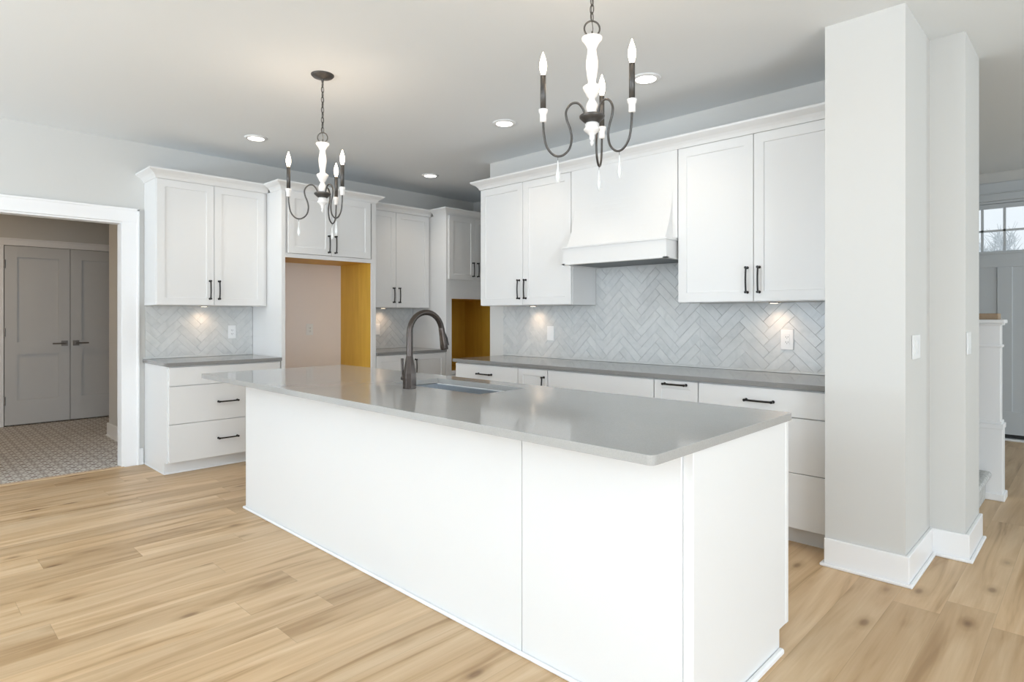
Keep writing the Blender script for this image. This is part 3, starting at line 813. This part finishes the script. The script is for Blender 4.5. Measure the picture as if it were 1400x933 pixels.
# ------------------------------------------------------------------ backsplashes (herringbone tile)
def herringbone(T, u0, u1, z0, regions, name, label, du=0.0):
    """regions: list of (ua, ub, ztop). tiles clipped to the region union by Sutherland-Hodgman."""
    L, W, g = 0.236, 0.059, 0.0005
    rnd = random.Random(3)
    mb = MB()
    def clip(poly, axis, val, keep_less):
        out = []
        for i in range(len(poly)):
            a, b = poly[i], poly[(i + 1) % len(poly)]
            ia = (a[axis] <= val) == keep_less; ib = (b[axis] <= val) == keep_less
            if ia: out.append(a)
            if ia != ib:
                t = (val - a[axis]) / (b[axis] - a[axis])
                out.append((a[0] + t * (b[0] - a[0]), a[1] + t * (b[1] - a[1])))
        return out
    c = math.cos(R(45)); ratio = int(round(L / W))
    tiles = []
    N = 60
    for i in range(-N, N):
        for j in range(-N, N):
            # grid herringbone in rotated space: unit W
            k = (i - j) % (2 * ratio)
            if k == 0: tiles.append((i * W, j * W, L, W))
            elif k == ratio: pass
            # vertical tiles start where the horizontal run ends
            if (i - j) % (2 * ratio) == ratio: tiles.append((i * W, (j - ratio + 1) * W, W, L))
    uc = (u0 + u1) / 2 + du; zc = z0 + 0.2
    for (a, b_, w, h) in tiles:
        q = [(a + g, b_ + g), (a + w - g, b_ + g), (a + w - g, b_ + h - g), (a + g, b_ + h - g)]
        P = [(uc + (x - y) * c, zc + (x + y) * c) for x, y in q]
        mu = sum(p[0] for p in P) / 4; mz = sum(p[1] for p in P) / 4
        if mu < u0 - 0.3 or mu > u1 + 0.3 or mz < z0 - 0.3 or mz > 2.0: continue
        tu, tz, th = rnd.uniform(-.016, .016), rnd.uniform(-.016, .016), 0.0085 + rnd.uniform(-.0005, .0005)
        for (ra, rb, rt) in regions:
            Q = P
            for ax, v, less in ((0, ra, False), (0, rb, True), (1, z0, False), (1, rt, True)):
                if len(Q) < 3: break
                Q = clip(Q, ax, v, less)
            if len(Q) < 3: continue
            area = abs(sum(Q[k][0] * Q[(k + 1) % len(Q)][1] - Q[(k + 1) % len(Q)][0] * Q[k][1] for k in range(len(Q)))) / 2
            if area < 1e-5: continue
            cu = sum(p[0] for p in Q) / len(Q); cz_ = sum(p[1] for p in Q) / len(Q)
            m = len(Q); bev = 0.0017
            base = [T(p[0], 0.003, p[1]) for p in Q]
            def dd(p): return th + (p[0] - mu) * tu + (p[1] - mz) * tz
            mid = [T(p[0], dd(p) - 0.0010, p[1]) for p in Q]
            top = []
            for p in Q:
                vx, vz = cu - p[0], cz_ - p[1]; l = math.hypot(vx, vz) or 1
                s = min(bev * 1.4, l * 0.4); pp = (p[0] + vx / l * s, p[1] + vz / l * s)
                top.append(T(pp[0], dd(p), pp[1]))
            vs = base + mid + top
            fs = [tuple(range(2 * m, 3 * m))]
            for r in range(2):
                for k in range(m):
                    l = (k + 1) % m; fs.append((r * m + k, r * m + l, (r + 1) * m + l, (r + 1) * m + k))
            mb.add(vs, fs)
    ob = mb.build(name, M['tile']); tag(ob, label, 'backsplash')
    gr = MB()
    for (ra, rb, rt) in regions: rbox(gr, T, ra, rb, 0.001, 0.0055, z0, rt)
    gr.build('grout', M['grout'], ob)
    ln = MB(); rbox(ln, T, u0, u1, 0.001, 0.012, 0.9145, z0); ln.build('liner_strip', M['tile'], ob, bevel=0.002)
    return ob
herringbone(BACK, 1.863, 4.984, 0.930, [(1.863, 2.962, 1.384), (2.962, 3.902, 1.69), (3.902, 4.984, 1.384)], 'tile_backsplash', 'pale marble herringbone backsplash behind the long counter and hood', du=-0.02)
herringbone(LEFT, -2.600, -1.646, 0.930, [(-2.585, -1.646, 1.384)], 'tile_backsplash', 'pale marble herringbone backsplash beside the wide opening')
herringbone(LEFT, -0.634, 0.300, 0.930, [(-0.634, 0.300, 1.384)], 'tile_backsplash', 'pale marble herringbone backsplash between the fridge bay and the oven tower')

# ------------------------------------------------------------------ outlets and switches
def plate(T, u, z, d, label, kind='outlet', w=0.078, h=0.125, gangs=1):
    p = T(u, d, z - h / 2)
    t = thing('wall_' + kind, p, label, kind)
    b = MB(); rbox(b, T, u - w / 2, u + w / 2, d, d + 0.006, z - h / 2, z + h / 2); b.build('plate', M['plate'], t, p, 0.002)
    for g_ in range(gangs):
        uu = u + (g_ - (gangs - 1) / 2) * 0.046
        ins = MB(); rbox(ins, T, uu - 0.017, uu + 0.017, d + 0.006, d + 0.0085, z - 0.034, z + 0.034)
        io = ins.build('insert' if kind == 'outlet' else 'rocker', M['plate'], t, p, 0.001)
        if kind == 'outlet':
            s = MB()
            for zz in (z + 0.017, z - 0.017):
                rbox(s, T, uu - 0.008, uu - 0.0055, d + 0.0085, d + 0.0090, zz - 0.005, zz + 0.005)
                rbox(s, T, uu + 0.0055, uu + 0.008, d + 0.0085, d + 0.0090, zz - 0.005, zz + 0.005)
                rbox(s, T, uu - 0.002, uu + 0.002, d + 0.0085, d + 0.0090, zz - 0.012, zz - 0.008)
            s.build('slots', M['slot'], io, p)
    return t
plate(BACK, 4.522, 1.138, 0.0095, 'white wall outlet in the backsplash under the large right wall cabinet', w=0.082, h=0.135)
plate(BACK, 2.465, 1.138, 0.0095, 'white light switch in the backsplash left of the hood', 'switch', w=0.08, h=0.13)
plate(LEFT, -1.846, 1.140, 0.0095, 'white wall outlet in the backsplash beside the wide opening', w=0.074, h=0.125)
plate(LEFT, -0.215, 1.14, 0.0095, 'white light switch in the backsplash next to the fridge bay', 'switch', w=0.078, h=0.125)
def COLR(u, d, z): return (5.345 + d, u, z)
def PIER(u, d, z): return (5.505 + d, u, z)
plate(COLR, -0.555, 1.138, 0.001, 'white multi-gang light switch plate on the inner side of the projecting wall end', 'switch', w=0.165, h=0.12, gangs=3)
plate(PIER, -0.13, 1.148, 0.001, 'white light switch on the narrow pier facing the foyer', 'switch', w=0.12, h=0.12, gangs=2)
plate(LEFT, -1.042, 1.15, 0.004, 'pale outlet plate on the pinkish wall inside the fridge bay', w=0.075, h=0.12)

# ------------------------------------------------------------------ under-cabinet puck lights
def puck(T, u, label):
    d = 0.10; p = T(u, d, UB - 0.006)
    t = thing('puck_light', p, label, 'light', 'under-cabinet puck lights')
    MB().lathe([(0.030, 0.0), (0.033, 0.002), (0.033, 0.0055)], p, 20).build('housing', M['nickel'], t, p)
    MB().lathe([(0.024, -0.0015), (0.024, 0.0)], p, 20).build('lens', M['puck'], t, p)
    l = bpy.data.lights.new('puck_lamp', 'SPOT'); l.energy = 2.6; l.color = (1.0, 0.70, 0.47)
    l.spot_size = R(150); l.spot_blend = 1.0; l.shadow_soft_size = 0.03
    lo = bpy.data.objects.new('puck_lamp', l); COL.objects.link(lo); lo.parent = t; lo.location = (0, 0, -0.008)
    return t
puck(LEFT, -2.13, 'small puck light under the wall cabinet nearest the wide opening')
puck(LEFT, -0.19, 'small puck light under the wall cabinet beside the fridge bay')
puck(BACK, 2.33, 'small puck light under the wall cabinet left of the hood')
puck(BACK, 4.47, 'small puck light under the wall cabinet right of the hood')

# ------------------------------------------------------------------ recessed ceiling lights
def can(x, y, label, lamp=True):
    p = (x, y, C - 0.006)
    t = thing('recessed_light', p, label, 'ceiling light', 'recessed ceiling lights')
    MB().lathe([(0.060, 0.001), (0.066, -0.004), (0.090, -0.001), (0.094, 0.005), (0.060, 0.0055)], p, 28).build('trim_ring', M['plate'], t, p)
    MB().lathe([(0.064, -0.0035), (0.064, 0.0005)], p, 28).build('lens', M['lens'], t, p)
    l = bpy.data.lights.new('can_lamp', 'SPOT'); l.energy = 12; l.color = (1.0, 0.86, 0.70)
    l.spot_size = R(120); l.spot_blend = 0.8; l.shadow_soft_size = 0.06
    lo = bpy.data.objects.new('can_lamp', l); COL.objects.link(lo); lo.parent = t; lo.location = (0, 0, -0.02)
can(0.883, -1.986, 'recessed ceiling light nearest the wide opening')
can(0.850, -0.100, 'recessed ceiling light above the far corner near the oven tower')
can(2.673, -0.810, 'recessed ceiling light left of the near chandelier, above the cooking run')
can(3.947, -0.822, 'recessed ceiling light just right of the near chandelier')

# ------------------------------------------------------------------ chandeliers
def smooth_path(pts, n=6):
    out = []
    P = [pts[0]] + pts + [pts[-1]]
    for i in range(1, len(P) - 2):
        p0, p1, p2, p3 = P[i - 1], P[i], P[i + 1], P[i + 2]
        for k in range(n):
            t = k / n
            out.append(tuple(0.5 * ((2 * b_) + (-a + c_) * t + (2 * a - 5 * b_ + 4 * c_ - d) * t * t + (-a + 3 * b_ - 3 * c_ + d) * t ** 3) for a, b_, c_, d in zip(p0, p1, p2, p3)))
    out.append(pts[-1]); return out
def chandelier(cx, cy, zd, rot, label, near):
    p = (cx, cy, zd)
    t = thing('chandelier', p, label, 'chandelier', 'candle chandeliers over the island')
    def A(mb, name, mat, par=t): return mb.build(name, mat, par, p)
    ztop = zd + 0.325
    A(MB().lathe([(0.004, -0.030), (0.012, -0.024), (0.060, -0.014), (0.070, -0.004), (0.070, 0.0)], (cx, cy, C), 28), 'canopy', M['iron'])
    A(MB().tube([(cx, cy, C - 0.028), (cx, cy, C - 0.05)], [0.009, 0.006], 10), 'canopy_loop', M['iron'])
    # ring at the top of the column
    zr = ztop + 0.036
    A(MB().tube([(cx + 0.031 * math.cos(a) * 0.70, cy + 0.031 * math.cos(a) * 0.71, zr + 0.031 * math.sin(a)) for a in [2 * math.pi * k / 24 for k in range(24)]], 0.0036, 8, closed=True), 'hanging_ring', M['iron'])
    A(MB().tube([(cx, cy, ztop - 0.005), (cx, cy, zr - 0.01)], 0.0025, 8), 'hook_stem', M['iron'])
    # chain
    z0 = zr + 0.031; z1 = C - 0.045; nl = max(3, int(round((z1 - z0) / 0.031))); step = (z1 - z0) / nl
    for k in range(nl):
        zc = z0 + step * (k + 0.5); ax = (1, 0) if k % 2 else (0, 1)
        hl = step / 2 + 0.0035; hw = 0.0085; pts = []
        for q in range(16):
            a = 2 * math.pi * q / 16; s = math.cos(a) * hw; zz = math.sin(a)
            pts.append((cx + ax[0] * s, cy + ax[1] * s, zc + hl * zz))
        A(MB().tube(pts, 0.0021, 6, closed=True), 'chain_link', M['iron'])
    cordp = [(cx + 0.004 * math.sin(k * 1.1), cy + 0.004 * math.cos(k * 1.3), ztop + 0.01 + (C - 0.03 - ztop - 0.01) * k / 14) for k in range(15)]
    A(MB().tube(cordp, 0.0016, 6), 'cord', M['iron'])
    col = [(0.006, 0.015), (0.018, 0.018), (0.022, 0.030), (0.025, 0.045), (0.022, 0.060), (0.013, 0.075), (0.012, 0.083), (0.020, 0.090), (0.028, 0.108), (0.034, 0.118),
           (0.036, 0.128), (0.030, 0.133), (0.018, 0.138), (0.015, 0.150), (0.019, 0.172), (0.0235, 0.205), (0.0235, 0.232), (0.018, 0.262), (0.0165, 0.280), (0.024, 0.296),
           (0.033, 0.310), (0.040, 0.318), (0.040, 0.325), (0.034, 0.328), (0.006, 0.324)]
    A(MB().lathe(col, p, 24), 'column', M['whitewood'])
    A(MB().lathe([(0.012, -0.016), (0.028, -0.014), (0.040, -0.004), (0.050, 0.006), (0.051, 0.012), (0.046, 0.016), (0.02, 0.018)], p, 28), 'centre_dish', M['iron'])
    A(MB().lathe([(0.002, -0.106), (0.006, -0.100), (0.008, -0.092), (0.004, -0.086), (0.009, -0.080), (0.011, -0.072), (0.009, -0.066), (0.020, -0.055), (0.031, -0.046), (0.033, -0.040), (0.026, -0.032), (0.028, -0.022), (0.024, -0.015)], p, 24), 'finial', M['whitewood'])
    for k in range(3):
        a = rot + k * 2 * math.pi / 3; ca, sa = math.cos(a), math.sin(a)
        def W(r, z): return (cx + r * ca, cy + r * sa, zd + z)
        prof = [(0.028, 0.004), (0.036, 0.036), (0.058, 0.060), (0.086, 0.055), (0.106, 0.026), (0.104, -0.008), (0.090, -0.045), (0.084, -0.085), (0.095, -0.126), (0.125, -0.152), (0.158, -0.150), (0.186, -0.118), (0.197, -0.070), (0.200, -0.022)]
        arm = A(MB().tube([W(r, z) for r, z in smooth_path(prof, 5)], 0.0046, 8), 'arm', M['iron'])
        q = W(0.200, 0)
        A(MB().lathe([(0.010, -0.024), (0.013, -0.020), (0.013, 0.008), (0.017, 0.014), (0.018, 0.026), (0.010, 0.027)], q, 18), 'candle_cup', M['whitewood'], arm)
        A(MB().lathe([(0.0112, 0.026), (0.0112, 0.160), (0.006, 0.162)], q, 16), 'candle_sleeve', M['iron'], arm)
        A(MB().lathe([(0.007, 0.161), (0.010, 0.172), (0.0145, 0.190), (0.0140, 0.208), (0.009, 0.228), (0.003, 0.246), (0.0008, 0.252)], q, 16), 'bulb', M['bulb'], arm)
        w = W(0.140, -0.153)
        A(MB().tube([(w[0], w[1], w[2] - 0.002), (w[0], w[1], w[2] - 0.020)], 0.0010, 6), 'drop_wire', M['iron'], arm)
        A(MB().lathe([(0.0015, -0.018), (0.0035, -0.030), (0.003, -0.040), (0.005, -0.055), (0.0095, -0.078), (0.0085, -0.092), (0.004, -0.104), (0.001, -0.108)], w, 8, smooth=False), 'crystal_drop', M['crystal'], arm)
        l = bpy.data.lights.new('candle_lamp', 'POINT'); l.energy = 1.2; l.color = (1.0, 0.78, 0.58); l.shadow_soft_size = 0.02
        lo = bpy.data.objects.new('candle_lamp', l); COL.objects.link(lo); lo.parent = t
        lo.location = (0.2 * ca, 0.2 * sa, 0.275)
    return t
chandelier(2.525, -2.272, 2.047, R(66.1 + 180), 'far candle chandelier hanging in front of the fridge bay cabinets', False)
chandelier(4.562, -2.216, 2.080, R(54.5 + 180), 'near candle chandelier hanging in front of the range hood', True)

# ------------------------------------------------------------------ hall lamp glow (ceiling lamp out of view in the hall)
lh = bpy.data.lights.new('hall_lamp', 'AREA'); lh.shape = 'DISK'; lh.size = 0.3; lh.energy = 12; lh.color = (1.0, 0.72, 0.45)
lho = bpy.data.objects.new('hall_lamp', lh); COL.objects.link(lho); lho.location = (-2.0, -4.2, C - 0.03)

# ------------------------------------------------------------------ stairs, newel, block
pR = (5.2, 0.75, 0)
tR = thing('carpeted_staircase', pR, 'grey carpeted stairs rising behind the projecting wall end', 'staircase')
for k in range(5):
    xr = 5.43 - 0.26 * k; zt = 0.204 * (k + 1)
    vs = []; pf = [(xr - 0.30, zt - 0.204 if k else 0.0), (xr, zt - 0.204 if k else 0.0), (xr + 0.004, zt - 0.07), (xr + 0.028, zt - 0.045), (xr + 0.038, zt - 0.022), (xr + 0.028, zt - 0.004), (xr + 0.006, zt), (xr - 0.30, zt)]
    m = len(pf)
    for y in (0.285, 1.222): vs += [(x, y, z) for x, z in pf]
    fs = [tuple(range(m)), tuple(range(m, 2 * m))] + [(i, (i + 1) % m, m + (i + 1) % m, m + i) for i in range(m)]
    MB().add(vs, fs).build('step', M['carpet'], tR, pR, 0.006, 2)

nx0, nx1, ny0, ny1 = 5.372, 5.522, 1.245, 1.395
pN = ((nx0 + nx1) / 2, (ny0 + ny1) / 2, 0)
tN = thing('newel_post', pN, 'square white newel post at the foot of the carpeted stairs', 'newel post')
MB().box((nx0, ny0, 0), (nx1, ny1, 0.53)).build('base', M['trim'], tN, pN, 0.003)
MB().box((nx0 - 0.014, ny0 - 0.014, 0), (nx1 + 0.014, ny1 + 0.014, 0.05)).build('shoe_molding', M['trim'], tN, pN, 0.004)
MB().box((nx0 - 0.006, ny0 - 0.006, 0.50), (nx1 + 0.006, ny1 + 0.006, 0.535)).box((nx0 + 0.004, ny0 + 0.004, 0.535), (nx1 - 0.004, ny1 - 0.004, 0.555)).build('base_molding', M['trim'], tN, pN, 0.003)
MB().box((nx0 + 0.013, ny0 + 0.013, 0.53), (nx1 - 0.013, ny1 - 0.013, 1.235)).build('shaft', M['trim'], tN, pN, 0.002)
MB().box((nx0 + 0.004, ny0 + 0.004, 1.072), (nx1 - 0.004, ny1 - 0.004, 1.090)).build('shaft_molding', M['trim'], tN, pN, 0.003)
MB().box((nx0 - 0.002, ny0 - 0.002, 1.228), (nx1 + 0.002, ny1 + 0.002, 1.242)).box((nx0 - 0.014, ny0 - 0.014, 1.242), (nx1 + 0.014, ny1 + 0.014, 1.268)).build('cap', M['trim'], tN, pN, 0.004)
MB().box((nx0 - 0.004, ny0 + 0.03, 1.13), (nx0 + 0.014, ny0 + 0.07, 1.225)).build('rail_bracket', M['bronze'], tN, pN, 0.002)
MB().box((nx0 + 0.006, ny0 + 0.004, 1.2685), (nx1 - 0.022, ny1 - 0.004, 1.312)).build('wooden_block', M['block'], bevel=0.004)
tag(bpy.data.objects['wooden_block'], 'small tan wooden block lying on top of the white newel post', 'block')

fix_normals()
